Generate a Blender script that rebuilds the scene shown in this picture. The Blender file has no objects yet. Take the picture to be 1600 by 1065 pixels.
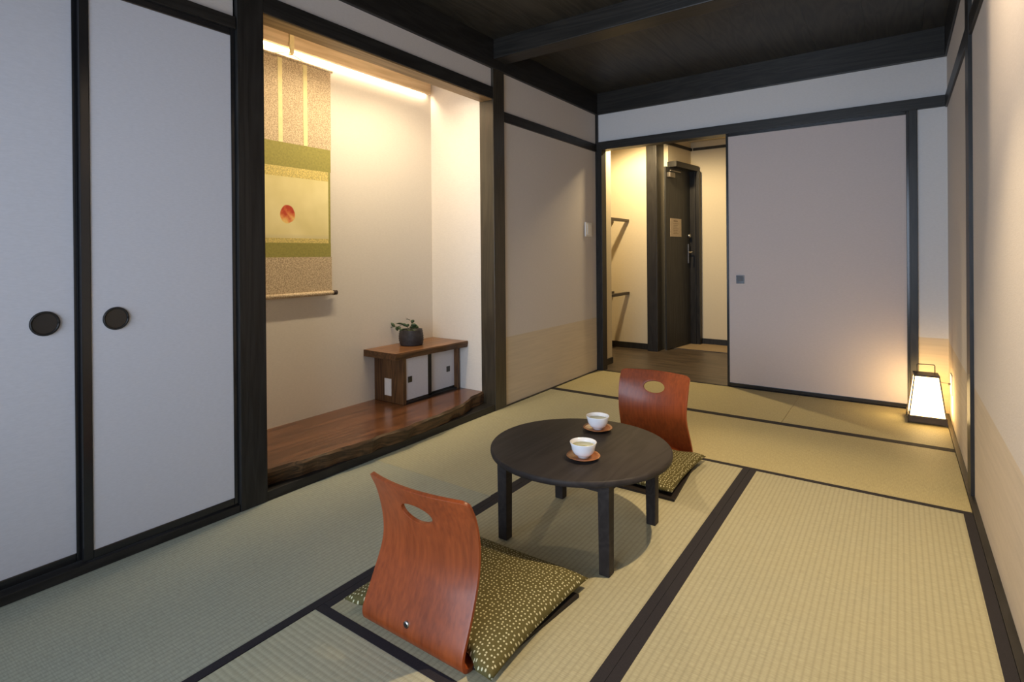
import bpy, bmesh, math, random
from mathutils import Vector, Matrix
random.seed(7)
SC = bpy.context.scene
COL = SC.collection
PI = math.pi
W, D = 2.478, 4.115          # right wall, back wall
HW = 2.30                    # underside of the ceiling beams
HC = 2.49                    # ceiling boards

# ------------------------------------------------------------------ materials
def new_mat(name):
    m = bpy.data.materials.new(name); m.use_nodes = True
    nt = m.node_tree; b = nt.nodes['Principled BSDF']
    return m, nt, b
def N(nt, t, **kw):
    n = nt.nodes.new(t)
    for k, v in kw.items(): setattr(n, k, v)
    return n
def coords(nt, scale=(1,1,1), kind='Object'):
    tc = N(nt, 'ShaderNodeTexCoord'); mp = N(nt, 'ShaderNodeMapping')
    mp.inputs['Scale'].default_value = scale
    nt.links.new(tc.outputs[kind], mp.inputs['Vector'])
    return mp.outputs['Vector']
def ramp(nt, fac, stops):
    r = N(nt, 'ShaderNodeValToRGB'); e = r.color_ramp.elements
    while len(e) < len(stops): e.new(0.5)
    for i, (p, c) in enumerate(stops):
        e[i].position = p; e[i].color = (*c, 1)
    nt.links.new(fac, r.inputs['Fac'])
    return r.outputs['Color']
def bump(nt, b, height, strength=.2, dist=.002):
    n = N(nt, 'ShaderNodeBump'); n.inputs['Strength'].default_value = strength
    n.inputs['Distance'].default_value = dist
    nt.links.new(height, n.inputs['Height']); nt.links.new(n.outputs['Normal'], b.inputs['Normal'])
def math_n(nt, op, a, bb=None, clamp=False):
    n = N(nt, 'ShaderNodeMath', operation=op, use_clamp=clamp)
    for i, v in enumerate((a, bb)):
        if v is None: continue
        if isinstance(v, (int, float)): n.inputs[i].default_value = v
        else: nt.links.new(v, n.inputs[i])
    return n.outputs[0]
def mix(nt, fac, a, bb):
    n = N(nt, 'ShaderNodeMix', data_type='RGBA')
    for sock, v in ((n.inputs[0], fac), (n.inputs[6], a), (n.inputs[7], bb)):
        if isinstance(v, (int, float)): sock.default_value = v
        elif isinstance(v, tuple): sock.default_value = (*v, 1)
        else: nt.links.new(v, sock)
    return n.outputs[2]
def plain(name, col, rough=.5, metal=0, var=.06, scale=30, spec=.5, bmp=0):
    m, nt, b = new_mat(name)
    no = N(nt, 'ShaderNodeTexNoise'); no.inputs['Scale'].default_value = scale
    nt.links.new(coords(nt), no.inputs['Vector'])
    lo = tuple(c*(1-var) for c in col); hi = tuple(min(1, c*(1+var)) for c in col)
    nt.links.new(ramp(nt, no.outputs['Fac'], [(.3, lo), (.7, hi)]), b.inputs['Base Color'])
    b.inputs['Roughness'].default_value = rough; b.inputs['Metallic'].default_value = metal
    b.inputs['Specular IOR Level'].default_value = spec
    if bmp: bump(nt, b, no.outputs['Fac'], bmp)
    return m
def wood(name, dark, light, axis='z', scale=14, stretch=.06, rough=.4, spec=.5, bmp=.15, rings=True, coat=0):
    m, nt, b = new_mat(name)
    s = {'x': (stretch,1,1), 'y': (1,stretch,1), 'z': (1,1,stretch)}[axis]
    v = coords(nt, s)
    n1 = N(nt, 'ShaderNodeTexNoise'); n1.inputs['Scale'].default_value = scale; n1.inputs['Detail'].default_value = 3
    n1.inputs['Distortion'].default_value = .6
    n2 = N(nt, 'ShaderNodeTexNoise'); n2.inputs['Scale'].default_value = scale*9; n2.inputs['Detail'].default_value = 4
    nt.links.new(v, n1.inputs['Vector']); nt.links.new(v, n2.inputs['Vector'])
    if rings:
        r = math_n(nt, 'FRACT', math_n(nt, 'MULTIPLY', n1.outputs['Fac'], 9.0))
        r = math_n(nt, 'ABSOLUTE', math_n(nt, 'SUBTRACT', r, .5))
        r = math_n(nt, 'MULTIPLY', r, 2.0)
    else:
        r = n1.outputs['Fac']
    f = math_n(nt, 'ADD', math_n(nt, 'MULTIPLY', r, .45), math_n(nt, 'MULTIPLY', n2.outputs['Fac'], .55))
    nt.links.new(ramp(nt, f, [(.25, dark), (.75, light)]), b.inputs['Base Color'])
    b.inputs['Roughness'].default_value = rough; b.inputs['Specular IOR Level'].default_value = spec
    b.inputs['Coat Weight'].default_value = coat; b.inputs['Coat Roughness'].default_value = .15
    if bmp: bump(nt, b, f, bmp, .0015)
    return m
def tatami(name, along, base=(.415,.41,.295)):
    # rush weave: broad ribs running along the mat plus fine rush stalks across it
    m, nt, b = new_mat(name)
    tc = N(nt, 'ShaderNodeTexCoord'); sp = N(nt, 'ShaderNodeSeparateXYZ')
    nt.links.new(tc.outputs['Object'], sp.inputs[0])
    a, c = (sp.outputs['X'], sp.outputs['Y']) if along == 'y' else (sp.outputs['Y'], sp.outputs['X'])
    rib = math_n(nt, 'SINE', math_n(nt, 'MULTIPLY', a, 2*PI/.0175))
    rib = math_n(nt, 'ADD', math_n(nt, 'MULTIPLY', rib, .5), .5)
    st = math_n(nt, 'SINE', math_n(nt, 'MULTIPLY', c, 2*PI/.006))
    st = math_n(nt, 'ADD', math_n(nt, 'MULTIPLY', st, .5), .5)
    nz = N(nt, 'ShaderNodeTexNoise'); nz.inputs['Scale'].default_value = 1.0; nz.inputs['Detail'].default_value = 4
    nt.links.new(coords(nt, (40, 300, 40) if along == 'y' else (300, 40, 40)), nz.inputs['Vector'])
    big = N(nt, 'ShaderNodeTexNoise'); big.inputs['Scale'].default_value = 5
    nt.links.new(coords(nt), big.inputs['Vector'])
    lo = tuple(x*.80 for x in base); hi = tuple(min(1, x*1.13) for x in base)
    col = ramp(nt, nz.outputs['Fac'], [(.25, lo), (.75, hi)])
    d = math_n(nt, 'MULTIPLY', math_n(nt, 'POWER', math_n(nt, 'SUBTRACT', 1.0, rib), 3.0), .34)
    col = mix(nt, d, col, tuple(x*.45 for x in base))
    col = mix(nt, math_n(nt, 'MULTIPLY', big.outputs['Fac'], .25), col, tuple(x*k for x, k in zip(base, (1.02, .93, .72))))
    nt.links.new(col, b.inputs['Base Color'])
    b.inputs['Roughness'].default_value = .62; b.inputs['Specular IOR Level'].default_value = .35
    h = math_n(nt, 'ADD', math_n(nt, 'MULTIPLY', rib, .8), math_n(nt, 'MULTIPLY', st, .25))
    bump(nt, b, h, .28, .0012)
    return m
def wallpaper(name, col, low=None, zs=0, rough=.85, tex=1.0):
    # fine woven wallpaper, with an optional straw-coloured skirting paper below height zs
    m, nt, b = new_mat(name)
    no = N(nt, 'ShaderNodeTexNoise'); no.inputs['Scale'].default_value = 1; no.inputs['Detail'].default_value = 5
    nt.links.new(coords(nt, (60, 60, 260)), no.inputs['Vector'])
    lo = tuple(c*.965 for c in col); hi = tuple(c*1.03 for c in col)
    c = ramp(nt, no.outputs['Fac'], [(.3, lo), (.7, hi)])
    if low:
        tc = N(nt, 'ShaderNodeTexCoord'); sp = N(nt, 'ShaderNodeSeparateXYZ')
        nt.links.new(tc.outputs['Object'], sp.inputs[0])
        f = math_n(nt, 'LESS_THAN', sp.outputs['Z'], zs)
        n3 = N(nt, 'ShaderNodeTexNoise'); n3.inputs['Scale'].default_value = 1; n3.inputs['Detail'].default_value = 3
        nt.links.new(coords(nt, (3, 3, 55)), n3.inputs['Vector'])
        lc = ramp(nt, n3.outputs['Fac'], [(.3, tuple(x*.94 for x in low)), (.7, tuple(x*1.05 for x in low))])
        c = mix(nt, f, c, lc)
    nt.links.new(c, b.inputs['Base Color'])
    b.inputs['Roughness'].default_value = rough; b.inputs['Specular IOR Level'].default_value = .2
    bump(nt, b, no.outputs['Fac'], .12*tex, .0012)
    return m
def emit(name, col, strength):
    m, nt, b = new_mat(name)
    b.inputs['Base Color'].default_value = (*col, 1)
    b.inputs['Emission Color'].default_value = (*col, 1); b.inputs['Emission Strength'].default_value = strength
    return m

M = {}
M['wall'] = wallpaper('beige_wallpaper', (.62,.575,.54), (.60,.515,.39), .474)
M['wall_right'] = wallpaper('textured_plaster_paper', (.64,.595,.56), (.60,.515,.41), .468, tex=2.5)
M['wall_plain'] = wallpaper('pale_wallpaper', (.645,.625,.61), (.60,.50,.36), .482)
M['alcove_wall'] = wallpaper('cream_alcove_paper', (.68,.63,.57))
M['hall_wall'] = wallpaper('warm_hall_paper', (.64,.555,.40))
M['paper'] = wallpaper('fusuma_paper', (.61,.605,.64), tex=.5)
M['paper_warm'] = wallpaper('sliding_door_paper', (.545,.48,.46), tex=.5)
M['beam'] = wood('black_stained_wood', (.012,.011,.010), (.024,.022,.020), 'z', 10, .08, .42, .35, .1)
M['beam_y'] = wood('black_stained_beam', (.012,.011,.010), (.024,.022,.020), 'y', 10, .08, .42, .35, .1)
M['beam_x'] = wood('black_stained_crossbeam', (.014,.013,.011), (.028,.025,.021), 'x', 10, .08, .42, .35, .1)
M['post'] = wood('dark_polished_post_wood', (.026,.020,.012), (.048,.038,.024), 'z', 10, .08, .33, .8, .06)
M['lacquer'] = plain('black_lacquer', (.012,.012,.013), .18, spec=.6)
M['ceil'] = wood('dark_ceiling_boards', (.022,.020,.015), (.046,.041,.031), 'y', 7, .10, .40, .4, .45)
M['tat_x'] = tatami('tatami_weave_lengthwise', 'x')
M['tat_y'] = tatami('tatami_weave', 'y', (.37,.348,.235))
M['tat_y_green'] = tatami('cool_lit_tatami_weave', 'y', (.335,.345,.27))  # same straw; the left strip's cool, dim light put into the colour
M['tat_y_olive'] = tatami('olive_tatami_weave', 'y', (.385,.365,.245))  # same straw; light from the alcove put into the colour
M['tat_x_gold'] = tatami('warm_lit_tatami_weave', 'x', (.43,.375,.20))  # same straw; warm hall and lantern light put into the colour
M['heri'] = plain('dark_cloth_border', (.022,.020,.024), .8, var=.2, scale=400, spec=.2)
M['hall_floor'] = wood('brown_floorboards', (.050,.038,.027), (.115,.085,.058), 'x', 6, .07, .38, .45, .1)
M['genkan'] = plain('entrance_tile', (.33,.24,.14), .6)
M['table'] = wood('dark_table_wood', (.024,.020,.0185), (.037,.031,.0285), 'y', 7, .10, .55, .16, .05)
M['chair'] = wood('reddish_bent_plywood', (.135,.026,.007), (.34,.072,.016), 'z', 11, .045, .40, .36, .05, rings=False, coat=.10)
M['seat'] = plain('dark_seat_board', (.018,.014,.012), .6, spec=.25)
M['steel'] = plain('steel', (.55,.53,.5), .3, 1.0)
M['brass'] = plain('aged_metal', (.22,.2,.18), .35, 1.0)
M['plank'] = wood('reddish_alcove_plank', (.070,.028,.012), (.165,.066,.028), 'y', 6, .07, .25, .5, .06, coat=.2)
M['plank_edge'] = wood('bark_edge_wood', (.035,.022,.012), (.12,.065,.03), 'y', 12, .1, .5, .3, .5)
M['cab'] = wood('brown_cabinet_wood', (.060,.028,.012), (.155,.075,.030), 'z', 12, .07, .35, .4, .15)
M['cab_top'] = wood('brown_cabinet_top', (.11,.048,.018), (.25,.115,.045), 'y', 8, .07, .3, .45, .15)
M['soffit'] = wood('bounce_lit_soffit', (.20,.12,.05), (.33,.21,.10), 'y', 8, .07, .45, .3, .05)  # lintel lining: bounced alcove light put into a lighter brown
M['cab_edge'] = wood('dark_cabinet_edge', (.05,.024,.011), (.12,.058,.024), 'y', 10, .07, .4, .4, .3)
M['valance'] = wood('pale_wood_valance', (.50,.36,.22), (.66,.50,.33), 'y', 6, .07, .5, .3, .05)
M['white_plastic'] = plain('white_plastic', (.78,.77,.76), .35, var=.02)
M['porcelain'] = plain('white_porcelain', (.82,.82,.83), .15, var=.01)
M['tea'] = plain('green_tea', (.42,.42,.18), .1, var=.02)
M['saucer'] = wood('red_brown_saucer_wood', (.22,.075,.022), (.40,.15,.05), 'x', 30, .1, .35, .5, .05)
M['pot'] = plain('dark_ribbed_clay', (.026,.022,.024), .6, var=.35, scale=60, bmp=.4)
M['soil'] = plain('moss_soil', (.05,.045,.02), .95, var=.4, scale=120)
M['leaf'] = plain('dark_green_leaf', (.05,.085,.03), .45, var=.3, scale=40)
M['stem'] = plain('brown_twig', (.07,.045,.03), .7)
M['pull'] = plain('blue_grey_metal', (.07,.075,.09), .5)
M['dark_metal'] = plain('dark_brown_metal', (.055,.040,.028), .45)
M['shelf'] = plain('dark_shelf_rail', (.045,.033,.022), .5)
M['door'] = wood('dark_grey_door', (.022,.022,.021), (.040,.040,.038), 'z', 10, .05, .5, .3, .1)
M['notice'] = plain('buff_notice_paper', (.50,.40,.27), .8)
M['ink'] = plain('brown_ink', (.22,.16,.10), .8)
M['cloth_green'] = plain('olive_silk', (.30,.27,.065), .7, var=.12, scale=90)
M['cloth_gold'] = plain('gold_brocade', (.62,.50,.17), .55, var=.35, scale=160)
M['ribbon'] = plain('pale_gold_ribbon', (.80,.70,.36), .6, var=.05)
M['roller'] = plain('dark_roller_end', (.035,.02,.015), .3)
M['bamboo'] = plain('pale_bamboo', (.68,.56,.30), .5)

def brocade():
    m, nt, b = new_mat('speckled_brocade')
    no = N(nt, 'ShaderNodeTexNoise'); no.inputs['Scale'].default_value = 170; no.inputs['Detail'].default_value = 3
    nt.links.new(coords(nt), no.inputs['Vector'])
    nt.links.new(ramp(nt, no.outputs['Fac'], [(.36, (.34,.25,.16)), (.5, (.53,.41,.27)), (.64, (.70,.57,.38))]), b.inputs['Base Color'])
    b.inputs['Roughness'].default_value = .75
    return m
M['brocade'] = brocade()
def painting():
    # silk ground with one red and orange brushed fruit; object origin is the fruit's centre (y across, z up)
    m, nt, b = new_mat('painted_silk')
    tc = N(nt, 'ShaderNodeTexCoord'); sp = N(nt, 'ShaderNodeSeparateXYZ'); nt.links.new(tc.outputs['Object'], sp.inputs[0])
    no = N(nt, 'ShaderNodeTexNoise'); no.inputs['Scale'].default_value = 26; no.inputs['Detail'].default_value = 2
    nt.links.new(tc.outputs['Object'], no.inputs['Vector'])
    wob = math_n(nt, 'MULTIPLY', math_n(nt, 'SUBTRACT', no.outputs['Fac'], .5), .22)
    y = math_n(nt, 'DIVIDE', sp.outputs['Y'], .046); z = math_n(nt, 'DIVIDE', sp.outputs['Z'], .051)
    r = math_n(nt, 'SQRT', math_n(nt, 'ADD', math_n(nt, 'MULTIPLY', y, y), math_n(nt, 'MULTIPLY', z, z)))
    r = math_n(nt, 'ADD', r, wob)
    g = math_n(nt, 'ADD', math_n(nt, 'ADD', math_n(nt, 'MULTIPLY', z, .32), .46), math_n(nt, 'MULTIPLY', math_n(nt, 'SUBTRACT', no.outputs['Fac'], .5), 1.0))
    fruit = ramp(nt, g, [(.08, (.80,.55,.18)), (.34, (.72,.26,.08)), (.62, (.50,.055,.02)), (.9, (.34,.02,.012))])
    n2 = N(nt, 'ShaderNodeTexNoise'); n2.inputs['Scale'].default_value = 6; nt.links.new(tc.outputs['Object'], n2.inputs['Vector'])
    ground = ramp(nt, n2.outputs['Fac'], [(.3, (.70,.61,.29)), (.7, (.80,.71,.38))])
    # a soft grey wash along the lower edge of the picture
    zz = math_n(nt, 'MULTIPLY', math_n(nt, 'ABSOLUTE', math_n(nt, 'ADD', sp.outputs['Z'], .128)), 45.0)
    wash = math_n(nt, 'MULTIPLY', math_n(nt, 'SUBTRACT', 1.0, zz, clamp=True), .3)
    ground = mix(nt, wash, ground, (.45,.40,.30))
    edge = math_n(nt, 'MULTIPLY', math_n(nt, 'SUBTRACT', 1.02, r), 12.0, clamp=True)
    nt.links.new(mix(nt, edge, ground, fruit), b.inputs['Base Color']); b.inputs['Roughness'].default_value = .8
    return m
M['painting'] = painting()
def dotted():
    m, nt, b = new_mat('olive_cloth_with_pale_dots')
    vo = N(nt, 'ShaderNodeTexVoronoi', voronoi_dimensions='2D', feature='F1')
    vo.inputs['Scale'].default_value = 84; vo.inputs['Randomness'].default_value = .5
    nt.links.new(coords(nt, (1, .92, 1)), vo.inputs['Vector'])
    f = math_n(nt, 'MULTIPLY', math_n(nt, 'SUBTRACT', .24, vo.outputs['Distance']), 14.0, clamp=True)
    no = N(nt, 'ShaderNodeTexNoise'); no.inputs['Scale'].default_value = 300; nt.links.new(coords(nt), no.inputs['Vector'])
    base = ramp(nt, no.outputs['Fac'], [(.3, (.078,.066,.020)), (.7, (.112,.094,.032))])
    nt.links.new(mix(nt, f, base, (.52,.49,.31)), b.inputs['Base Color'])
    b.inputs['Roughness'].default_value = .85; b.inputs['Specular IOR Level'].default_value = .25
    bump(nt, b, no.outputs['Fac'], .1, .001)
    return m
M['dots'] = dotted()
M['shade'] = emit('glowing_lantern_paper', (1.0,.68,.28), 12.5)

# ------------------------------------------------------------------ geometry helpers
def obj(name, bm, m, parent=None, smooth=False):
    me = bpy.data.meshes.new(name)
    bmesh.ops.recalc_face_normals(bm, faces=bm.faces[:])
    bm.to_mesh(me); bm.free()
    mats = m if isinstance(m, (list, tuple)) else [m]
    for x in mats: me.materials.append(x)
    if smooth:
        for p in me.polygons: p.use_smooth = True
    o = bpy.data.objects.new(name, me); COL.objects.link(o)
    if parent: o.parent = parent
    return o
def thing(name, label, cat, loc=(0,0,0), rz=0, group=None):
    o = bpy.data.objects.new(name, None); COL.objects.link(o)
    o.location = loc; o.rotation_euler = (0,0,rz); o.empty_display_size = .1
    return tag(o, label, cat, group)
def tag(o, label, cat, group=None):
    o['label'] = label; o['category'] = cat
    if group: o['group'] = group
    return o
def struct(o, label, cat):
    tag(o, label, cat); o['kind'] = 'structure'; return o
def box(bm, x0, x1, y0, y1, z0, z1, bev=0, mi=0):
    vs = [bm.verts.new(p) for p in ((x0,y0,z0),(x1,y0,z0),(x1,y1,z0),(x0,y1,z0),(x0,y0,z1),(x1,y0,z1),(x1,y1,z1),(x0,y1,z1))]
    fs = [bm.faces.new([vs[i] for i in f]) for f in ((0,3,2,1),(4,5,6,7),(0,1,5,4),(1,2,6,5),(2,3,7,6),(3,0,4,7))]
    for f in fs: f.material_index = mi
    if bev:
        es = list({e for f in fs for e in f.edges})
        bmesh.ops.bevel(bm, geom=es, offset=bev, segments=2, profile=.6, affect='EDGES', material=-1)
    return bm
def B(*a, **k): return box(bmesh.new(), *a, **k)
def taper(bm, x, y, z0, z1, h0, h1, bev=.002):
    vs = []
    for z, h in ((z0,h0),(z1,h1)):
        vs += [bm.verts.new((x-h,y-h,z)), bm.verts.new((x+h,y-h,z)), bm.verts.new((x+h,y+h,z)), bm.verts.new((x-h,y+h,z))]
    fs = [bm.faces.new([vs[i] for i in f]) for f in ((0,3,2,1),(4,5,6,7),(0,1,5,4),(1,2,6,5),(2,3,7,6),(3,0,4,7))]
    if bev: bmesh.ops.bevel(bm, geom=list({e for f in fs for e in f.edges}), offset=bev, segments=2, profile=.6, affect='EDGES')
    return bm
def lathe(bm, prof, seg=48, c=(0,0,0), wob=None):
    rings = []
    for r, z in prof:
        if r < 1e-6: rings.append([bm.verts.new((c[0], c[1], c[2]+z))])
        else:
            rings.append([])
            for i in range(seg):
                a = 2*PI*i/seg; rr = r*(1+(wob(a, z) if wob else 0))
                rings[-1].append(bm.verts.new((c[0]+rr*math.cos(a), c[1]+rr*math.sin(a), c[2]+z)))
    for A, Bq in zip(rings, rings[1:]):
        for i in range(seg):
            j = (i+1) % seg
            if len(A) == 1 and len(Bq) == 1: continue
            if len(A) == 1: bm.faces.new((A[0], Bq[i], Bq[j]))
            elif len(Bq) == 1: bm.faces.new((A[i], A[j], Bq[0]))
            else: bm.faces.new((A[i], A[j], Bq[j], Bq[i]))
    return bm
def tube(bm, pts, r, seg=8, r1=None):
    pts = [Vector(p) for p in pts]; rings = []
    up = Vector((0,0,1))
    for i, p in enumerate(pts):
        t = (pts[min(i+1, len(pts)-1)] - pts[max(i-1, 0)]).normalized()
        s = t.cross(up)
        if s.length < 1e-3: s = t.cross(Vector((1,0,0)))
        s.normalize(); u = s.cross(t)
        rr = r if r1 is None else r + (r1-r)*i/(len(pts)-1)
        rings.append([bm.verts.new(p + s*rr*math.cos(2*PI*k/seg) + u*rr*math.sin(2*PI*k/seg)) for k in range(seg)])
    for A, Bq in zip(rings, rings[1:]):
        for k in range(seg):
            bm.faces.new((A[k], A[(k+1)%seg], Bq[(k+1)%seg], Bq[k]))
    bm.faces.new(rings[0][::-1]); bm.faces.new(rings[-1])
    return bm
def disc_x(bm, x, y, z, ry, rz, t, seg=40):
    """short elliptic cylinder whose axis is X"""
    a = [bm.verts.new((x, y+ry*math.cos(2*PI*k/seg), z+rz*math.sin(2*PI*k/seg))) for k in range(seg)]
    b = [bm.verts.new((x+t, y+ry*math.cos(2*PI*k/seg), z+rz*math.sin(2*PI*k/seg))) for k in range(seg)]
    bm.faces.new(a[::-1]); bm.faces.new(b)
    for k in range(seg): bm.faces.new((a[k], a[(k+1)%seg], b[(k+1)%seg], b[k]))
    return bm

# ------------------------------------------------------------------ camera
def camera():
    f, yaw, pit, rol = 855.2067, math.radians(35.2403), math.radians(-.1373), math.radians(-.4786)
    fw = Vector((-math.sin(yaw)*math.cos(pit), math.cos(yaw)*math.cos(pit), math.sin(pit)))
    rt = Vector((math.cos(yaw), math.sin(yaw), 0)); up = rt.cross(fw)
    r2 = rt*math.cos(rol)+up*math.sin(rol); u2 = -rt*math.sin(rol)+up*math.cos(rol)
    cd = bpy.data.cameras.new('camera'); co = bpy.data.objects.new('camera', cd); COL.objects.link(co)
    m = Matrix((r2, u2, -fw)).transposed().to_4x4(); m.translation = Vector((2.2184, -.3731, 1.05))
    co.matrix_world = m
    cd.sensor_width = 36; cd.sensor_fit = 'HORIZONTAL'; cd.lens = f/1600*36; cd.shift_y = -133.35/1600
    cd.clip_start = .02
    SC.camera = co
camera()

# ------------------------------------------------------------------ the room shell
YF = -1.30                                    # front wall with the window, behind the camera
struct(obj('floor', B(-.12, W+.1, YF-.1, D+.02, -.10, -.055), M['beam']), 'sub-floor under the straw mats of the room', 'floor')
bm = B(-1.3, 2.7, D+.02, 6.3, -.10, -.003)
struct(obj('floor', bm, M['hall_floor']), 'brown wooden floorboards of the entrance hall beyond the sliding door', 'floor')
bm = bmesh.new()
x = -.05; k = 0
while x < W+.05:                              # ceiling boards running away from the window
    box(bm, x, x+.2994, YF-.05, D+.05, HC, HC+.02, .0006); x += .30; k += 1
box(bm, -.05, W+.1, YF-.05, D+.05, HC+.026, HC+.05)
struct(obj('ceiling', bm, M['ceil']), 'dark brown board ceiling above the straw-mat room', 'ceiling')

bm = bmesh.new()                              # left wall: strips above closet and alcove, panel beyond the alcove
box(bm, -.10, -.014, YF, .81, 2.0, HW+.2)
box(bm, -.10, -.014, .93, 2.56, 2.15, HW+.2)
box(bm, -.10, -.014, 2.66, D+.1, -.03, HW+.2)
struct(obj('wall_left', bm, M['wall']), 'beige wall with straw-coloured lower band left of the hall opening', 'wall')
bm = bmesh.new()
box(bm, -.02, W+.1, D+.015, D+.09, 2.03, HW+.2)
box(bm, 2.30, W+.1, D+.005, D+.09, -.03, 2.03)
box(bm, 1.20, 2.32, D+.075, D+.11, -.03, 2.03)  # unseen panel behind the sliding door, added to block hall light
struct(obj('wall_back', bm, M['wall_plain']), 'pale wall above and right of the sliding door', 'wall')
struct(obj('wall_right', B(W, W+.1, YF-.1, D+.1, -.03, HW+.2), M['wall_right']), 'textured beige wall with straw lower band beside the lantern', 'wall')
bm = bmesh.new()
box(bm, -.1, .10, YF-.1, YF, -.03, HC+.05); box(bm, 2.30, W+.1, YF-.1, YF, -.03, HC+.05)
box(bm, .10, 2.30, YF-.1, YF, -.03, .25); box(bm, .10, 2.30, YF-.1, YF, 2.05, HC+.05)
struct(obj('wall_front', bm, M['wall_plain']), 'pale wall around the window behind the viewer', 'wall')
bm = bmesh.new()
for x in (.10, .81, 1.53, 2.26): box(bm, x, x+.04, YF-.07, YF-.03, .25, 2.05)
for z in (.25, 2.01): box(bm, .10, 2.30, YF-.07, YF-.03, z, z+.04)
struct(obj('window_1', bm, M['beam']), 'dark wooden window frame in the wall behind the viewer', 'window')

# posts, rails and beams
tn = [0]
def trim(bm, m, label):
    tn[0] += 1
    return struct(obj('trim_%d' % tn[0], bm, m), label, 'trim')
trim(B(-.10, .004, .8175, .933, -.02, HW+.05, .003), M['beam'], 'black post between the closet doors and the lit alcove')
trim(B(-.115, .004, 2.558, 2.683, -.02, HW+.05, .003), M['post'], 'black post at the right side of the lit alcove')
trim(B(-.112, .003, .93, 2.56, 2.094, 2.172, .002), M['beam_y'], 'black lintel over the lit alcove')
trim(B(-.10, .002, YF, .814, 1.984, 2.033, .002), M['beam_y'], 'black head rail over the closet doors')
trim(B(-.11, -.0, YF, .814, -.05, .028, .002), M['beam_y'], 'black sill under the closet doors')
trim(B(-.11, -.0, .93, 2.56, -.05, .040, .002), M['beam_y'], 'black sill under the alcove plank')
trim(B(-.09, .0, 2.68, D, -.05, .004), M['beam_y'], 'thin black strip at the foot of the wall left of the hall opening')
trim(B(-.05, .0, 2.68, D-.002, 1.966, 2.034, .002), M['beam_y'], 'black picture rail on the wall left of the hall opening')
trim(B(-.02, .046, D-.012, D+.08, -.02, 2.0, .002), M['beam'], 'black corner post at the left side of the hall opening')
trim(B(-.02, .006, D-.01, D+.03, 2.0, HW+.05), M['beam'], 'thin black corner strip above the hall opening')
trim(B(-.0, W, D-.018, D+.085, 1.978, 2.050, .002), M['beam_x'], 'black head rail over the sliding door and hall opening')
trim(B(2.277, 2.322, D-.02, D+.08, -.02, 1.98, .002), M['beam'], 'black door post between sliding door and lantern corner')
trim(B(.04, 2.30, D-.005, D+.02, -.05, .002), M['beam_x'], 'thin black threshold strip of the hall opening')
trim(B(W-.011, W+.05, YF, D-.02, 1.968, 2.050, .002), M['beam_y'], 'black picture rail on the right wall')
trim(B(W-.014, W+.05, 2.66, 2.79, -.02, HW+.05, .002), M['beam'], 'black post standing on the right wall')
trim(B(2.4555, W+.02, YF, D, -.05, .003), M['beam_y'], 'thin dark wooden strip at the foot of the right wall')
trim(B(-.1, .008, YF, D+.05, HW, HC+.01, .004), M['beam_y'], 'black ceiling beam along the left wall')
trim(B(0, W, D-.008, D+.09, HW, HC+.01, .004), M['beam_x'], 'black ceiling beam along the back wall')
trim(B(W-.012, W+.06, YF, D+.05, HW, HC+.01, .004), M['beam_y'], 'black ceiling beam along the right wall')
trim(B(0, W, 2.562, 2.704, 2.360, HC+.03, .006), M['beam_x'], 'black ceiling beam crossing the room')

# ------------------------------------------------------------------ closet doors (left) and sliding door (back)
def fusuma(name, x, y0, y1, pull_y, label):
    root = thing(name, label, 'door'); root['kind'] = 'structure'
    z0, z1, s = .031, 1.985, .029
    obj('door_paper', B(x-.016, x-.003, y0+s, y1-s, z0+s, z1-s), M['paper'], root)
    bm = bmesh.new()
    for a, b in ((y0, y0+s), (y1-s, y1)): box(bm, x-.020, x, a, b, z0, z1, .003)
    for a, b in ((z0, z0+s), (z1-s, z1)): box(bm, x-.020, x, y0+s, y1-s, a, b, .003)
    obj('door_frame', bm, M['lacquer'], root)
    bm = bmesh.new(); disc_x(bm, x-.008, pull_y, .838, .040, .040, .0065)
    p = obj('finger_pull', bm, M['lacquer'], root)
    bm = bmesh.new()
    pts = [(x, pull_y+.036*math.cos(2*PI*k/32), .838+.036*math.sin(2*PI*k/32)) for k in range(33)]
    tube(bm, pts, .0035, 6); obj('pull_rim', bm, M['beam'], p, True)
    return root
fusuma('door_1', -.038, -.58, .306, .200, 'white closet door nearest the viewer, round black pull near its right edge')
fusuma('door_2', -.012, .2885, .8275, .389, 'white closet door next to the black alcove post, round black pull near its left edge')
fusuma('door_3', -.012, -1.30, -.55, -1.2, 'white closet door closest to the window wall, left of the frame')

d3 = thing('door_4', 'large pale sliding door with square black pull at the back wall', 'door'); d3['kind'] = 'structure'
yd = D+.002
obj('door_paper', B(1.130, 2.262, yd+.003, yd+.022, .032, 1.956), M['paper_warm'], d3)
bm = bmesh.new()
for a, b in ((1.112, 1.130), (2.262, 2.280)): box(bm, a, b, yd, yd+.026, .004, 1.982, .002)
box(bm, 1.130, 2.262, yd, yd+.026, .004, .032, .002); box(bm, 1.130, 2.262, yd, yd+.026, 1.956, 1.982, .002)
obj('door_frame', bm, M['lacquer'], d3)
bm = B(1.184, 1.242, yd-.002, yd+.008, .808, .872, .001)
p = obj('finger_pull', bm, M['lacquer'], d3)
obj('pull_recess', B(1.190, 1.236, yd-.0035, yd-.001, .828, .866, .001), M['pull'], p)

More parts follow.
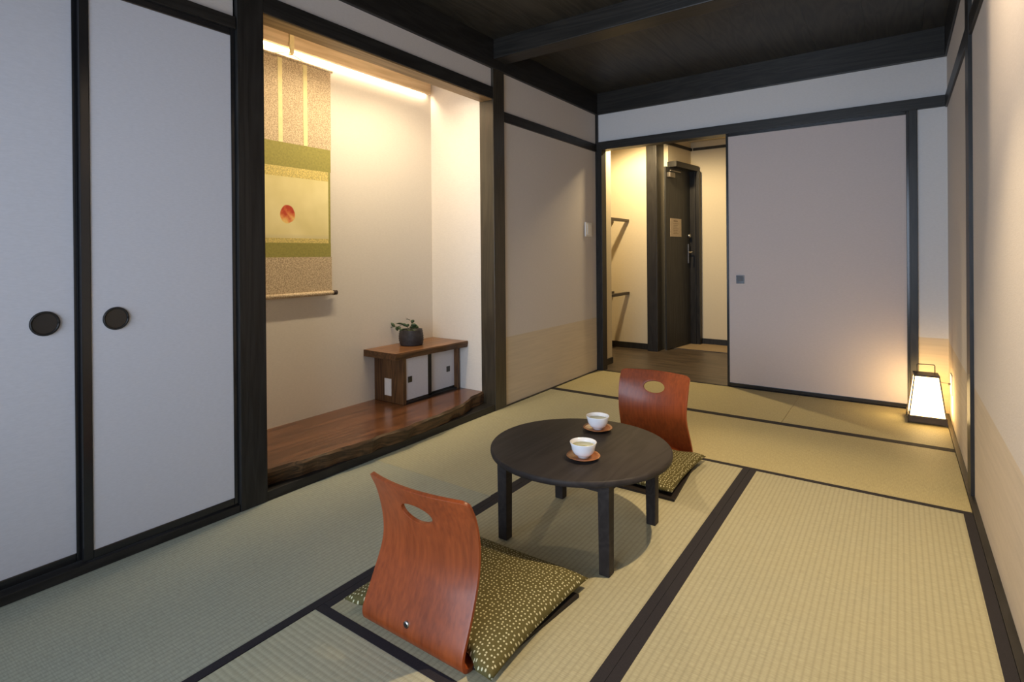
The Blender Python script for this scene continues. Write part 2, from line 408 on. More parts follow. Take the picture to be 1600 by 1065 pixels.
# ------------------------------------------------------------------ straw mats
def mat(x0, x1, y0, y1, along, edges, label, bw=.030, tone=''):
    root = thing('tatami_mat', label, 'straw mat', ((x0+x1)/2, (y0+y1)/2, -.055), 0, 'straw mats on the floor')
    hx, hy = (x1-x0)/2-.0006, (y1-y0)/2-.0006
    obj('rush_cover', B(-hx, hx, -hy, hy, .001, .0545, .0025), M['tat_'+along+tone], root)
    for e in edges:
        if e == 'l': r = (-hx-.0002, -hx+bw, -hy, hy)
        if e == 'r': r = (hx-bw, hx+.0002, -hy, hy)
        if e == 'f': r = (-hx, hx, -hy-.0002, -hy+bw)
        if e == 'b': r = (-hx, hx, hy-bw, hy+.0002)
        obj('cloth_border', B(*r, .03, .0556, .0008), M['heri'], root)
X1, X2, XR = .794, 1.6235, 2.4552
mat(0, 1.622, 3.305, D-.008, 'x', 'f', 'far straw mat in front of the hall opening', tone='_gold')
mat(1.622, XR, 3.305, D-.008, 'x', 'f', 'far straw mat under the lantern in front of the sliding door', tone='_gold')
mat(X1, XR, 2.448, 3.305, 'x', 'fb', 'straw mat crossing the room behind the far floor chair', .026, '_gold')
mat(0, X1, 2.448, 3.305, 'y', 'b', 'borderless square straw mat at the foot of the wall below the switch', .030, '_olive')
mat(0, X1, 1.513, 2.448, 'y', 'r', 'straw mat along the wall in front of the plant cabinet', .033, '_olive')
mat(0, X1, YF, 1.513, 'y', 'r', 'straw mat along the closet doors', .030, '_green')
mat(X1, X2, .642, 2.448, 'y', 'lr', 'straw mat carrying the round table and both chairs')
mat(X2, XR, .642, 2.448, 'y', 'lr', 'straw mat along the right wall, beside the round table', .031)
mat(X1, XR, YF, .642, 'x', 'b', 'straw mat nearest the viewer, in front of the near chair')

# ------------------------------------------------------------------ lit alcove
AX = -.57
struct(obj('wall_alcove_back', B(AX-.06, AX, .80, 2.66, .0, 2.36), M['alcove_wall']), 'cream rear wall of the lit alcove behind the scroll', 'wall')
struct(obj('wall_alcove_right', B(AX, -.10, 2.560, 2.64, .0, 2.36), M['alcove_wall']), 'cream side wall of the lit alcove right of the cabinet', 'wall')
struct(obj('wall_alcove_left', B(AX, -.10, .80, .93, .0, 2.36), M['alcove_wall']), 'cream side wall of the lit alcove hidden behind the left post', 'wall')
struct(obj('ceiling', B(AX, -.10, .93, 2.56, 2.30, 2.36), M['alcove_wall']), 'low ceiling inside the lit alcove', 'ceiling')
trim(B(-.555, -.525, .935, 2.515, 2.204, 2.296, .002), M['valance'], 'pale wooden board under the alcove ceiling along the rear wall')
trim(B(-.104, -.004, .934, 2.557, 2.088, 2.0955, .001), M['soffit'], 'underside of the alcove lintel, bounced light put into its brown colour')
# plank with a live front edge
bm = bmesh.new()
edge = [(.93,-.042),(1.1,-.014),(1.3,.010),(1.5,.026),(1.7,.030),(1.9,.024),(2.05,.014),(2.16,.002),(2.28,-.024),(2.38,-.060),(2.46,-.085),(2.52,-.094),(2.557,-.098)]
def cat(t):
    for (a, xa), (b, xb) in zip(edge, edge[1:]):
        if a <= t <= b:
            k = (t-a)/(b-a); k = k*k*(3-2*k) if False else k
            return xa+(xb-xa)*k
    return edge[-1][1]
n = 90; top = []; mid = []; low = []; bk = []; bkl = []
for i in range(n+1):
    y = .934 + (2.556-.934)*i/n
    w = .004*math.sin(y*23)+.003*math.sin(y*51+1)
    xe = cat(y)+w
    top.append(bm.verts.new((xe-.010, y, .1165))); mid.append(bm.verts.new((xe, y, .105+.004*math.sin(y*17))))
    low.append(bm.verts.new((xe-(.022*max(0, min(1, (2.45-y)/.3)))+.004*math.sin(y*31), y, .041)))
    bk.append(bm.verts.new((AX, y, .1165))); bkl.append(bm.verts.new((AX, y, .041)))
for i in range(n):
    f = bm.faces.new((bk[i], bk[i+1], top[i+1], top[i])); f.material_index = 0
    for a, b in ((top, mid), (mid, low)):
        f = bm.faces.new((a[i], a[i+1], b[i+1], b[i])); f.material_index = 1
    bm.faces.new((low[i], low[i+1], bkl[i+1], bkl[i]))
bm.faces.new((bk[0], top[0], mid[0], low[0], bkl[0])); bm.faces.new((bk[n], top[n], mid[n], low[n], bkl[n]))
tag(obj('alcove_plank', bm, [M['plank'], M['plank_edge']]), 'thick reddish brown plank with a natural bark edge forming the alcove floor', 'plank')

# hanging scroll
SX, SY = -.548, 1.405
sc = thing('hanging_scroll', 'tall hanging scroll painted with one red fruit, in the lit alcove', 'scroll', (SX, SY, .83))
def sheet(name, y0, y1, z0, z1, t, m, parent, curl=0):
    bm = B(-.0012, t, y0, y1, z0-.83, z1-.83)
    return obj(name, bm, m, parent)
sheet('upper_mount', -.272, .272, 1.678, 2.150, .0012, M['brocade'], sc)
sheet('lower_mount', -.270, .270, .835, 1.044, .0012, M['brocade'], sc)
sheet('silk_band', -.268, .268, 1.545, 1.678, .0012, M['cloth_green'], sc)
sheet('silk_band', -.265, .265, 1.044, 1.124, .0012, M['cloth_green'], sc)
sheet('side_border', .250, .264, 1.124, 1.545, .0012, M['cloth_green'], sc)
sheet('side_border', -.264, -.250, 1.124, 1.545, .0012, M['cloth_green'], sc)
sheet('gold_strip', -.250, .250, 1.490, 1.545, .0014, M['cloth_gold'], sc)
sheet('gold_strip', -.250, .250, 1.124, 1.150, .0014, M['cloth_gold'], sc)
pt = obj('painting', B(-.0012, .0012, -.234, .266, 1.150-1.282, 1.490-1.282), M['painting'], sc)
pt.location = (0, -.016, 1.282-.83)
for yy in (-.055, .100): sheet('ribbon', yy-.013, yy+.013, 1.678, 2.150, .0028, M['ribbon'], sc)
bm = bmesh.new(); tube(bm, [(.002, -.285, 1.318), (.002, .285, 1.318)], .008, 12); obj('top_stick', bm, M['brocade'], sc, True)
bm = bmesh.new(); tube(bm, [(.004, -.275, .0), (.004, .275, .0)], .013, 16); rl = obj('roller', bm, M['brocade'], sc, True)
for s in (-1, 1):
    bm = bmesh.new(); tube(bm, [(.004, s*.274, 0), (.004, s*.300, 0)], .0145, 16); obj('roller_knob', bm, M['roller'], rl, True)
bm = bmesh.new(); tube(bm, [(.004, -.10, 1.322), (.006, 0, 1.352), (.004, .10, 1.322)], .0025, 6); obj('hanging_cord', bm, M['bamboo'], sc, True)
bm = B(-.522, -.516, 1.392, 1.420, 2.172, 2.298, .002)
box(bm, -.540, -.516, 1.398, 1.414, 2.166, 2.174, .001)
tag(obj('scroll_hook', bm, M['bamboo']), 'flat bamboo hanger holding the scroll under the alcove ceiling', 'hook')

# low cabinet with the plant
cb = thing('cabinet', 'small brown wooden cabinet with two white sliding doors in the alcove', 'cabinet', (-.43, 2.27, .1165))
cz = -.1165; cx = .43; cy = -2.27
def CB(x0, x1, y0, y1, z0, z1, bev=.002): return B(x0+cx, x1+cx, y0+cy, y1+cy, z0+cz, z1+cz, bev)
bm = bmesh.new()
ys = [1.925+(2.555-1.925)*i/24 for i in range(25)]
fr = [-.272+.040*i/24+.003*math.sin(i*.9) for i in range(25)]
tv = []
for i, y in enumerate(ys):
    tv.append([bm.verts.new((AX+.001+cx, y+cy, .451+cz)), bm.verts.new((fr[i]-.004+cx, y+cy, .451+cz)), bm.verts.new((fr[i]+cx, y+cy, .443+cz)),
               bm.verts.new((fr[i]-.006+cx, y+cy, .410+cz)), bm.verts.new((AX+.001+cx, y+cy, .410+cz))])
for a, b in zip(tv, tv[1:]):
    for k in range(5):
        f = bm.faces.new((a[k], a[(k+1)%5], b[(k+1)%5], b[k])); f.material_index = 0 if k == 0 else 1
for q in (tv[0], tv[-1]):
    f = bm.faces.new(q); f.material_index = 1
obj('top_board', bm, [M['cab_top'], M['cab_edge']], cb)
sp_ = obj('side_panel', CB(AX+.001, -.300, 2.012, 2.036, .117, .411), M['cab'], cb)
obj('side_panel', CB(AX+.001, -.300, 2.518, 2.540, .117, .411), M['cab'], cb)
obj('back_panel', CB(AX+.001, AX+.008, 2.036, 2.518, .117, .411), M['cab'], cb)
obj('bottom_track', CB(-.345, -.305, 2.036, 2.518, .117, .129, .001), M['lacquer'], cb)
obj('top_track', CB(-.345, -.305, 2.036, 2.518, .400, .411, .001), M['cab'], cb)
def cdoor(y0, y1, x, stile, py, pz):
    d = obj('door', CB(x-.010, x, y0, y1, .130, .400, .001), M['paper'], cb)
    obj('door_stile', CB(x-.011, x+.002, stile, stile+.032, .129, .401, .001), M['lacquer'], d)
    obj('door_rail', CB(x-.011, x+.002, y0, y1, .129, .140, .001), M['lacquer'], d)
    obj('finger_pull', CB(x-.004, x+.0025, py-.017, py+.017, pz-.019, pz+.019, .001), M['lacquer'], d)
cdoor(2.037, 2.268, -.308, 2.236, 2.074, .266)
cdoor(2.256, 2.517, -.328, 2.256, 2.455, .263)
op = obj('outlet_plate', CB(-.468, -.408, 2.006, 2.012, .160, .268, .002), M['white_plastic'], cb); op['label'] = 'white socket plate'
obj('outlet_insert', CB(-.450, -.426, 2.0045, 2.007, .178, .250, .001), M['white_plastic'], op)

pl = thing('potted_plant', 'small twig with dark green leaves in a dark ribbed pot on the cabinet', 'plant', (-.446, 2.225, .4515)); pl.scale = (1.27, 1.27, 1.2)
bm = bmesh.new()
prof = [(0,0),(.054,0),(.059,.003)]
for i in range(13):
    t = i/12; r = .0580+.0060*math.sin(PI*(t*.9+.08)); r += .0013*(1 if i % 2 else -1)
    prof.append((r, .006+.076*t))
prof += [(.0585,.086),(.0545,.084),(.053,.072),(0,.072)]
lathe(bm, prof, 40, wob=lambda a, z: .02*math.sin(3*a+z*40)+.01*math.sin(7*a))
obj('pot', bm, M['pot'], pl, True)
bm = bmesh.new(); lathe(bm, [(0,.079),(.03,.078),(.0525,.074)], 24); obj('moss', bm, M['soil'], pl, True)
RV = Vector((.8167,.577,0)); UVv = Vector((0,0,1))
def P2(a, b, c=0): return RV*a + UVv*b + Vector((-.577,.8167,0))*c   # shape the sprig as it is seen: sideways a, up b, depth c
bm = bmesh.new()
paths = [[(-.006,.07,0),(-.016,.092,.006),(-.045,.110,.01),(-.075,.100,.012),(-.096,.098,.012)],
         [(-.004,.07,0),(-.002,.10,-.004),(.002,.125,-.01),(-.008,.142,-.01),(-.028,.150,-.008)],
         [(-.004,.07,0),(-.022,.086,-.012),(-.044,.090,-.02)],
         [(0,.07,0),(.012,.10,.01),(.022,.108,.012)]]
for p in paths: tube(bm, [P2(*q) for q in p], .0016, 6, .0008)
obj('twig', bm, M['stem'], pl, True)
def leaf(bm, base, dirv, L, w, roll=0):
    d = Vector(dirv).normalized(); s = d.cross(Vector((-.577,.8167,.35))).normalized()
    nrm = s.cross(d); s = (s*math.cos(roll)+nrm*math.sin(roll)); nrm = s.cross(d)
    rows = []
    for i in range(7):
        t = i/6; ww = w*math.sin(PI*min(1, t*.96+.02))**.8
        c = Vector(base)+d*(L*t)-Vector((0,0,1))*(L*.18*t*t)
        rows.append([bm.verts.new(c - s*ww + nrm*ww*.35), bm.verts.new(c), bm.verts.new(c + s*ww + nrm*ww*.35)])
    for a, b in zip(rows, rows[1:]):
        bm.faces.new((a[0], a[1], b[1], b[0])); bm.faces.new((a[1], a[2], b[2], b[1]))
bm = bmesh.new()
for base, dr, L, w, ro in [
    ((-.088,.100,.01),(-.75,.55,.1),.048,.011,0),((-.086,.098,.012),(-1,-.05,.1),.052,.006,.9),((-.080,.100,.01),(.15,-.8,.2),.022,.009,.2),
    ((-.072,.101,.012),(.5,-.5,-.3),.020,.008,.5),((-.030,.108,.006),(-.9,.32,.1),.056,.008,.4),((-.022,.100,.004),(-.85,.62,0),.040,.009,0),
    ((-.010,.096,0),(.9,.1,.2),.032,.010,0),((0,.108,-.004),(.9,.25,0),.030,.011,.3),((.002,.122,-.01),(.5,.8,0),.026,.009,0),
    ((-.006,.138,-.01),(-.8,.35,.1),.024,.004,.9),((.004,.112,.0),(.7,-.5,.1),.030,.011,-.2),((-.018,.086,-.01),(-.9,.05,-.2),.036,.007,.6),
    ((-.036,.090,-.02),(-.8,-.4,-.2),.026,.008,.2),((0,.088,.004),(-.2,-.8,-.6),.030,.010,0),((.006,.084,.002),(.5,-.7,-.6),.030,.010,0),
    ((-.012,.084,0),(-.3,-.6,-.8),.028,.010,0),((.014,.104,.008),(.9,-.15,-.3),.026,.009,.2),((-.024,.098,.01),(.3,.9,.1),.022,.008,0)]:
    leaf(bm, P2(*base), P2(*dr), L, w, ro)
lf = obj('leaves', bm, M['leaf'], pl, True)
so = lf.modifiers.new('thick', 'SOLIDIFY'); so.thickness = .0008

# ------------------------------------------------------------------ round table
TX, TY, TH = 1.225, 1.470, .325
tb = thing('low_table', 'round dark wooden low table with four square legs', 'table', (TX, TY, 0))
R = .340
bm = bmesh.new()
lathe(bm, [(0,TH-.024),(R-.008,TH-.024),(R-.002,TH-.021),(R,TH-.014),(R-.0005,TH-.005),(R-.0035,TH-.0012),(R-.008,TH),(0,TH)], 96)
o = obj('tabletop', bm, M['table'], tb, True)
bm = bmesh.new(); L = .205
for s in (-1, 1):
    box(bm, s*L-.009, s*L+.009, -L, L, TH-.060, TH-.024, .002); box(bm, -L, L, s*L-.009, s*L+.009, TH-.060, TH-.024, .002)
obj('apron', bm, M['table'], tb)
for sx in (-1, 1):
    for sy in (-1, 1):
        obj('leg', taper(bmesh.new(), sx*L, sy*L, 0, TH-.024, .0185, .0205, .003), M['table'], tb)

def dup(root, loc, rz, label):
    r = root.copy(); COL.objects.link(r); r.location = loc; r.rotation_euler = (0,0,rz); r['label'] = label
    for c in list(root.children):
        k = c.copy(); COL.objects.link(k); k.parent = r
        for g in list(c.children):
            q = g.copy(); COL.objects.link(q); q.parent = k
    return r

sa = bmesh.new()
lathe(sa, [(0,0),(.028,0),(.032,.002),(.050,.008),(.0585,.0125),(.0595,.0135),(.0585,.0145),(.048,.0105),(.030,.006),(0,.0052)], 48,
      wob=lambda a, z: .012*math.sin(5*a+.6)*(z/.0145))
s1 = obj('saucer', sa, M['saucer'], None, True); s1.location = (1.303, 1.350, TH+.0002)
tag(s1, 'round brown wooden saucer under the front teacup, nearer the table edge', 'saucer', 'saucers on the round table')
s2 = s1.copy(); COL.objects.link(s2); s2.location = (1.205, 1.662, TH+.0002); s2.rotation_euler = (0,0,1.1)
s2['label'] = 'round brown wooden saucer under the back teacup, nearer the far chair'
cp = thing('teacup', 'white porcelain teacup of green tea, the front one on the round table', 'cup', (1.303, 1.350, TH+.0068), 0, 'teacups on the round table')
bm = bmesh.new()
lathe(bm, [(0,.004),(.0155,.004),(.0175,0),(.0195,0),(.0195,.005),(.0275,.0085),(.0355,.0165),(.0405,.028),(.0430,.040),(.0472,.0525),(.0470,.0535),(.0455,.0532),
           (.0412,.040),(.0385,.028),(.0335,.017),(.026,.011),(.012,.0085),(0,.008)], 48)
obj('cup_body', bm, M['porcelain'], cp, True)
bm = bmesh.new(); lathe(bm, [(0,.0402),(.0408,.0402),(.0410,.0400),(0,.0398)], 40); obj('tea', bm, M['tea'], cp, True)
dup(cp, (1.205, 1.662, TH+.0068), .8, 'white porcelain teacup of green tea, the back one near the far chair')

# ------------------------------------------------------------------ floor chairs (sitter faces local +y) and cushions
def backrest_bm():
    prof = [(.060,.0060),(.032,.0062),(.014,.0100),(.004,.022),(.002,.048),(.020,.095),(.037,.140),(.052,.185),(.059,.225),(.057,.265),(.047,.310),(.029,.360),(.007,.405),(-.005,.428)]
    NT, NS = 84, 56
    # resample evenly by Catmull-Rom
    def cr(p0, p1, p2, p3, t):
        return tuple(.5*((2*b)+(-a+c)*t+(2*a-5*b+4*c-d)*t*t+(-a+3*b-3*c+d)*t**3) for a, b, c, d in zip(p0, p1, p2, p3))
    dense = []
    for i in range(len(prof)-1):
        p = [prof[max(0, min(len(prof)-1, i+k))] for k in (-1,0,1,2)]
        for q in range(30): dense.append(cr(*p, q/30))
    dense.append(prof[-1])
    acc = [0]
    for a, b in zip(dense, dense[1:]): acc.append(acc[-1]+math.hypot(b[0]-a[0], b[1]-a[1]))
    LT = acc[-1]
    def at(s):
        s = max(0, min(LT, s))
        for i in range(len(acc)-1):
            if acc[i+1] >= s:
                k = (s-acc[i])/max(1e-9, acc[i+1]-acc[i]); a, b = dense[i], dense[i+1]
                return a[0]+(b[0]-a[0])*k, a[1]+(b[1]-a[1])*k
        return dense[-1]
    hs = None
    for i, q in enumerate(dense):
        if q[1] > .350: hs = acc[i]; break
    ha, hb = .057, .031
    def hw(s):
        z = at(s)[1]
        w = .186 + .002*math.exp(-(z/.05)**2) - .006*math.exp(-((z-.22)/.09)**2)
        r = .019; dt = LT-s
        if dt < r: w -= r-math.sqrt(max(0, r*r-(r-dt)**2))
        rb = .020
        if s < rb: w -= rb-math.sqrt(max(0, rb*rb-(rb-s)**2))
        return w
    def P(u, s):
        y, z = at(s); c = .036*min(1, max(0, z-.02)/.36)
        n = u/.19
        return (u, y + c*n*n, z - .004*n*n*max(0, (z-.3)/.13))
    bm = bmesh.new(); G = {}; par = {}
    for i in range(NT+1):
        # denser rows near the rounded ends
        s = LT*i/NT
        for j in range(NS+1):
            u = hw(s)*(-1+2*j/NS)
            G[i,j] = [u, s]
    # snap to the grip hole
    gone = set()
    for i in range(NT):
        for j in range(NS):
            u = sum(G[a][0] for a in ((i,j),(i+1,j),(i,j+1),(i+1,j+1)))/4; s = sum(G[a][1] for a in ((i,j),(i+1,j),(i,j+1),(i+1,j+1)))/4
            if (u/ha)**2+((s-hs)/hb)**2 < 1: gone.add((i,j))
    for key in G:
        i, j = key; adj = [(a,b) in gone for a in (i-1,i) for b in (j-1,j)]
        if any(adj) and not all(adj):
            u, s = G[key]; k = math.sqrt((u/ha)**2+((s-hs)/hb)**2)
            G[key] = [u/k, hs+(s-hs)/k]
    V = {k: bm.verts.new(P(*v)) for k, v in G.items()}
    for i in range(NT):
        for j in range(NS):
            if (i,j) in gone: continue
            bm.faces.new((V[i,j], V[i,j+1], V[i+1,j+1], V[i+1,j]))
    for v in [v for v in bm.verts if not v.link_faces]: bm.verts.remove(v)
    return bm
ch = thing('floor_chair', 'legless reddish brown bent-plywood floor chair nearest the viewer, seen from behind', 'chair', (1.145, .656, 0), 0, 'legless floor chairs at the round table')
br = obj('backrest', backrest_bm(), M['chair'], ch, True)
so = br.modifiers.new('thickness', 'SOLIDIFY'); so.thickness = .011; so.offset = 0
bv = br.modifiers.new('edge', 'BEVEL'); bv.width = .0025; bv.segments = 2; bv.limit_method = 'ANGLE'; bv.angle_limit = math.radians(50)
def board_bm(front):
    out = [(-.150,.030),(.165,.030),(.205,.042),(.228,.060),(.270,front),(-.270,front),(-.222,.075),(-.190,.042)]
    bm = bmesh.new()
    a = [bm.verts.new((x, y, .0006)) for x, y in out]; b = [bm.verts.new((x, y, .0105)) for x, y in out]
    bm.faces.new(a[::-1]); bm.faces.new(b)
    for k in range(len(out)): bm.faces.new((a[k], a[(k+1)%len(out)], b[(k+1)%len(out)], b[k]))
    return bm
obj('seat_board', board_bm(.448), M['seat'], ch)
bm = bmesh.new()
tube(bm, [(-.010,.0075,.060),(-.010,-.0030,.060)], .0092, 20); sw = obj('bolt', bm, M['steel'], ch, True)
bm = bmesh.new(); tube(bm, [(-.010,-.0025,.060),(-.010,-.0039,.060)], .0058, 12); obj('bolt_socket', bm, M['lacquer'], sw)
far = dup(ch, (1.170, 2.427, 0), PI, 'legless reddish brown bent-plywood floor chair on the far side of the table')

for c in far.children:
    if c.name.startswith('seat_board'):
        bm = board_bm(.527); me = c.data.copy(); bm.to_mesh(me); bm.free(); c.data = me
def cushion_bm(hx=.277, hy=.252, T=.060, notch=True):
    bm = bmesh.new(); n = 44; top = {}; bot = {}
    for i in range(n+1):
        for j in range(n+1):
            u, v = -1+2*i/n, -1+2*j/n
            x = hx*u*(1-.045*(1-v*v)); y = hy*v*(1-.05*(1-u*u))
            if notch and v < 0:              # rear seam is pushed in where the backrest stands
                k = max(0, 1-(abs(u)/.80)**6) * (v*v)
                y += .040*k
            e = max(0, (1-abs(u)**3.2)*(1-abs(v)**3.2))
            h = e**.42
            wr = .0012*math.sin(9*u+3*v)*e + .001*math.sin(14*v-5*u)*e
            zt = .022 + (T-.022)*h + wr; zb = .022 - .021*e**.25
            if i in (0, n) or j in (0, n):
                top[i,j] = bot[i,j] = bm.verts.new((x, y, .020))
            else:
                top[i,j] = bm.verts.new((x, y, zt)); bot[i,j] = bm.verts.new((x, y, zb))
    for g, fl in ((top, 0), (bot, 1)):
        for i in range(n):
            for j in range(n):
                q = (g[i,j], g[i+1,j], g[i+1,j+1], g[i,j+1])
                bm.faces.new(q[::-1] if fl else q)
    return bm
cu = obj('cushion', cushion_bm(), M['dots'], None, True); cu.location = (1.140, .912, .0105)
tag(cu, 'square olive green dotted cushion on the floor chair nearest the viewer', 'cushion', 'dotted floor cushions')
c2 = cu.copy(); COL.objects.link(c2); c2.location = (1.148, 2.168, .0105); c2.rotation_euler = (0,0,PI)
c2['label'] = 'square olive green dotted cushion on the far floor chair, partly behind the table'

# ------------------------------------------------------------------ floor lantern in the back right corner
ln = thing('floor_lantern', 'glowing paper floor lantern with a dark frame in the back right corner', 'lantern', (2.352, 3.862, .0005), math.radians(2.5))
hb, ht, z0, z1 = .095, .060, .040, .288
def rim(z): return hb + (ht-hb)*(z-0)/(z1-0)
for sx in (-1, 1):
    for sy in (-1, 1):
        bm = bmesh.new(); tube(bm, [(sx*hb, sy*hb, 0), (sx*rim(z0), sy*rim(z0), z0), (sx*ht, sy*ht, z1)], .0038, 6)
        obj('leg', bm, M['dark_metal'], ln)
def ring(z, h, t, name):
    bm = bmesh.new(); a = rim(z)
    for s in (-1, 1):
        box(bm, -a, a, s*a-t, s*a+t, z-h/2, z+h/2, .001); box(bm, s*a-t, s*a+t, -a, a, z-h/2, z+h/2, .001)
    return obj(name, bm, M['dark_metal'], ln)
ring(.026, .040, .004, 'bottom_rail'); obj('light_stop_plate', B(-.086, .086, -.086, .086, .036, .041, .001), M['dark_metal'], ln); ring(z1-.002, .010, .004, 'top_rail')  # the plate is added to stop light leaking under the lantern
bm = bmesh.new()
a, b = rim(.046)-.004, rim(.284)-.004
lo = [bm.verts.new((x*a, y*a, .046)) for x, y in ((-1,-1),(1,-1),(1,1),(-1,1))]; hi = [bm.verts.new((x*b, y*b, .284)) for x, y in ((-1,-1),(1,-1),(1,1),(-1,1))]
for k in range(4): bm.faces.new((lo[k], lo[(k+1)%4], hi[(k+1)%4], hi[k]))
bm.faces.new(lo[::-1]); bm.faces.new(hi)
obj('paper_shade', bm, M['shade'], ln)
bm = bmesh.new(); tube(bm, [(-.044,0,z1), (-.044,0,z1+.056), (-.040,0,z1+.060), (.040,0,z1+.060), (.044,0,z1+.056), (.044,0,z1)], .0028, 6)
obj('handle', bm, M['dark_metal'], ln)
bm = B(-.058, .058, -.058, .058, z1-.001, z1+.003, .001); obj('top_plate', bm, M['dark_metal'], ln)
bm = bmesh.new(); tube(bm, [(.060,.02,.246), (.085,.02,.240), (.104,.010,.242), (.112,.004,.240)], .0022, 6); cd = obj('power_cord', bm, M['dark_metal'], ln, True)
bm = bmesh.new(); tube(bm, [(.108,.004,.240),(.120,.003,.240)], .007, 10); obj('plug', bm, M['dark_metal'], cd)
ot = obj('wall_outlet', B(W-.006, W, 3.815, 3.925, .18, .30, .002), M['white_plastic'])
tag(ot, 'white socket plate on the right wall beside the lantern', 'outlet')
sw = thing('wall_switch', 'white switch plate on the left wall beside the hall opening', 'switch', (-.014, 3.950, 1.262))
obj('plate', B(0, .009, -.062, .062, -.062, .062, .003), M['white_plastic'], sw)
obj('rocker', B(.009, .013, -.034, .034, -.046, .046, .002), M['white_plastic'], sw)

# ------------------------------------------------------------------ entrance hall beyond the opening
HY = 5.36
bm = bmesh.new()
box(bm, -.14, -.040, D+.02, 4.48, -.02, 2.36)               # short return beside the opening
box(bm, -1.2, -.06, D+.10, 4.46, -.02, 2.36)
box(bm, -1.2, .04, HY, HY+.08, -.02, 2.36)                  # recess rear wall
box(bm, -1.28, -1.2, D+.1, HY+.08, -.02, 2.36)
struct(obj('wall_hall', bm, M['hall_wall']), 'warm yellow walls of the shelf recess in the entrance hall', 'wall')
struct(obj('wall_entrance', B(.15, 2.7, 6.065, 6.15, -.02, 2.36), M['hall_wall']), 'narrow warm wall beyond the entrance door', 'wall')
struct(obj('wall_hall_right', B(2.55, 2.65, D+.1, 6.1, -.02, 2.36), M['hall_wall']), 'hidden right wall of the entrance hall', 'wall')
struct(obj('ceiling', B(-1.3, 2.7, D+.02, 6.3, 2.335, 2.40), M['hall_wall']), 'ceiling of the entrance hall beyond the opening', 'ceiling')
trim(B(.0, .113, 5.285, 5.60, -.02, 2.335, .003), M['beam'], 'dark hall post left of the entrance door')
trim(B(-.045, -.030, D+.082, 4.484, -.02, .055, .001), M['beam'], 'black skirting on the short hall wall beside the opening')
trim(B(-1.2, .0, HY-.010, HY, -.02, .062, .001), M['beam'], 'black skirting below the hall shelf rails')
trim(B(.27, 2.6, 6.053, 6.065, -.02, .062, .001), M['beam'], 'black skirting beyond the entrance door')
trim(B(.27, 2.6, 6.050, 6.065, 2.235, 2.265, .001), M['beam'], 'thin black rail high on the wall beyond the entrance door')
trim(B(.13, 2.5, 5.575, 5.595, -.02, .004, .001), M['hall_floor'], 'wooden floor nosing in front of the entrance door')
struct(obj('floor', B(.13, 2.5, 5.595, 6.06, -.02, .000), M['genkan']), 'light tan floor strip in front of the entrance door', 'floor')
for zz, lab in ((1.398, 'upper pair of dark rails in the yellow hall recess'), (.592, 'lower pair of dark rails in the yellow hall recess')):
    r = thing('wall_shelf', lab, 'shelf', (-.23, 4.9, zz))
    for dx in (0, -.185, -.37):
        obj('rail', B(dx-.040, dx, -.418, .458, 0, .030, .002), M['shelf'], r)

dr = thing('door_5', 'dark grey entrance door with lever handle and paper notice', 'door', (.176, 5.387, 0), math.radians(82)); dr['kind'] = 'structure'
obj('door_wall', B(.12, .72, .03, .09, -.02, 2.335), M['hall_wall'], dr)
bm = bmesh.new()
box(bm, .10, .665, -.075, .03, 1.985, 2.045, .002); box(bm, .615, .665, -.095, .03, -.01, 1.985, .002); box(bm, .60, .615, -.055, .03, -.01, 1.985, .002)
obj('door_frame', bm, M['beam'], dr)
obj('door_leaf', B(.02, .612, .008, .028, .004, 1.985, .001), M['door'], dr)
cl = obj('door_closer', B(.055, .175, -.026, .008, 1.872, 1.925, .003), M['brass'], dr)
obj('closer_arm', B(.06, .30, -.030, -.018, 1.938, 1.948, .001), M['brass'], cl)
bm = bmesh.new(); tube(bm, [(.545,.008,1.245),(.545,-.022,1.245)], .020, 16); obj('thumb_turn', bm, M['steel'], dr, True)
hd = obj('handle_plate', B(.535, .575, .000, .008, .93, 1.15, .002), M['brass'], dr)
bm = bmesh.new(); tube(bm, [(.555,.004,1.06),(.555,-.04,1.06),(.545,-.045,1.06),(.45,-.045,1.055)], .008, 8); obj('lever', bm, M['steel'], hd, True)
obj('upper_rail', B(.02, .71, .012, .03, 2.235, 2.265, .001), M['beam'], dr)
def door_pt(s, n, z):
    a = math.radians(82); return (.176+s*math.cos(a)-n*math.sin(a)*1.0, 5.387+s*math.sin(a)+n*math.cos(a), z)
nt_ = thing('notice', 'buff paper notice stuck on the dark entrance door', 'notice', door_pt(.245, .0065, 1.33), math.radians(82))
obj('sheet', B(-.13, .13, -.0008, .0008, -.100, .100), M['notice'], nt_)
bm = bmesh.new()
box(bm, -.055, .045, -.0013, -.0009, .066, .078)
for k in range(7): box(bm, -.06, .06-.02*(k % 3), -.0013, -.0009, .040-.018*k, .044-.018*k)
obj('print_lines', bm, M['ink'], nt_)
trim_o = None

# ------------------------------------------------------------------ light
def area(name, loc, rot, sx, sy, e, col, spread=None):
    l = bpy.data.lights.new(name, 'AREA'); l.shape = 'RECTANGLE'; l.size = sx; l.size_y = sy; l.energy = e; l.color = col
    if spread: l.spread = spread
    o = bpy.data.objects.new(name, l); COL.objects.link(o); o.location = loc; o.rotation_euler = rot
    return o
def point(name, loc, e, col, r=.03):
    l = bpy.data.lights.new(name, 'POINT'); l.energy = e; l.color = col; l.shadow_soft_size = r
    o = bpy.data.objects.new(name, l); COL.objects.link(o); o.location = loc
    return o
area('window_daylight', (1.2, YF-.12, 1.15), (math.radians(90), 0, 0), 2.1, 1.75, 40, (.67,.80,1.0), math.radians(105))
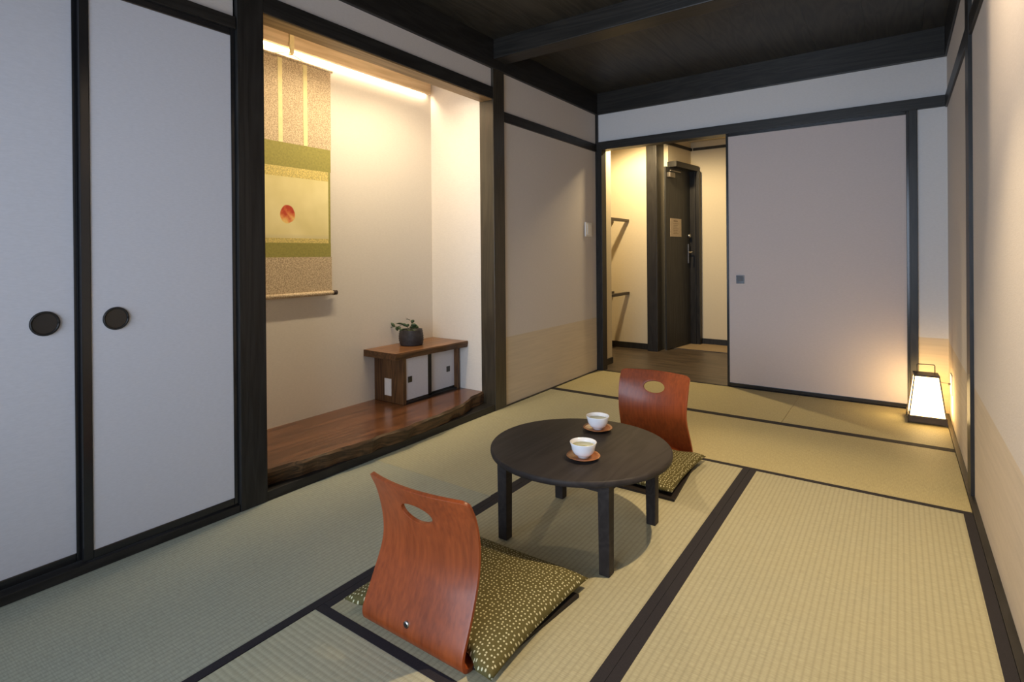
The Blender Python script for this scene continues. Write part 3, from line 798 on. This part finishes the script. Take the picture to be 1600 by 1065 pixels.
# unseen lamp by the right wall, box shade added to shape its light: open below and towards the wall
LX, LY, LZ = 2.05, 1.53, 2.14
pd = thing('pendant_lamp', 'unseen lamp beside the right wall, with an added box shade that shapes its light', 'lamp', (LX, LY, LZ))
bm = bmesh.new()
box(bm, -.071, .084, .118, .126, -.17, .12, .001); box(bm, -.071, .084, -.126, -.118, -.17, .12, .001); box(bm, -.079, -.071, -.126, .126, -.17, .12, .001)
obj('light_shaping_box', bm, M['beam'], pd)
obj('light_box_top', B(-.079, .084, -.126, .126, .12, .128, .001), M['beam'], pd)
bm = bmesh.new(); tube(bm, [(-.02,0,.128), (-.02,0,HC-LZ)], .003, 8); obj('lamp_cord', bm, M['lacquer'], pd)
point('pendant_bulb', (LX, LY, LZ), 26, (1.0,.76,.50), .012)
sl = bpy.data.lights.new('pendant_floor_beam', 'SPOT'); sl.energy = 158; sl.color = (1.0,.75,.43); sl.spot_size = math.radians(92); sl.spot_blend = .8; sl.shadow_soft_size = .018  # second beam of the same lamp, added to brighten the floor
so_ = bpy.data.objects.new('pendant_floor_beam', sl); COL.objects.link(so_); so_.location = (LX, LY, LZ-.01); so_.rotation_euler = (0, math.radians(12), 0)
area('alcove_light_strip', (-.563, 1.73, 2.215), (0, 0, 0), .010, 1.54, 7.5, (1.0,.80,.54))
area('alcove_lintel_light', (-.135, 1.80, 2.24), (0, math.radians(2), 0), .03, 1.1, 15.5, (1.0,.81,.53), math.radians(140))
hl = bpy.data.lights.new('hall_lamp', 'SPOT'); hl.energy = 128; hl.color = (1.0,.76,.42); hl.spot_size = math.radians(158); hl.spot_blend = .45; hl.shadow_soft_size = .04
ho = bpy.data.objects.new('hall_lamp', hl); COL.objects.link(ho); ho.location = (.20, 4.72, 2.28); ho.rotation_euler = (math.radians(11), 0, 0)

wd = bpy.data.worlds.new('world'); SC.world = wd; wd.use_nodes = True
bg = wd.node_tree.nodes['Background']; bg.inputs['Color'].default_value = (.62,.72,.9,1); bg.inputs['Strength'].default_value = .6

SC.view_settings.view_transform = 'Standard'; SC.view_settings.look = 'None'
SC.view_settings.exposure = 0; SC.view_settings.gamma = 1
SC.view_settings.use_curve_mapping = False
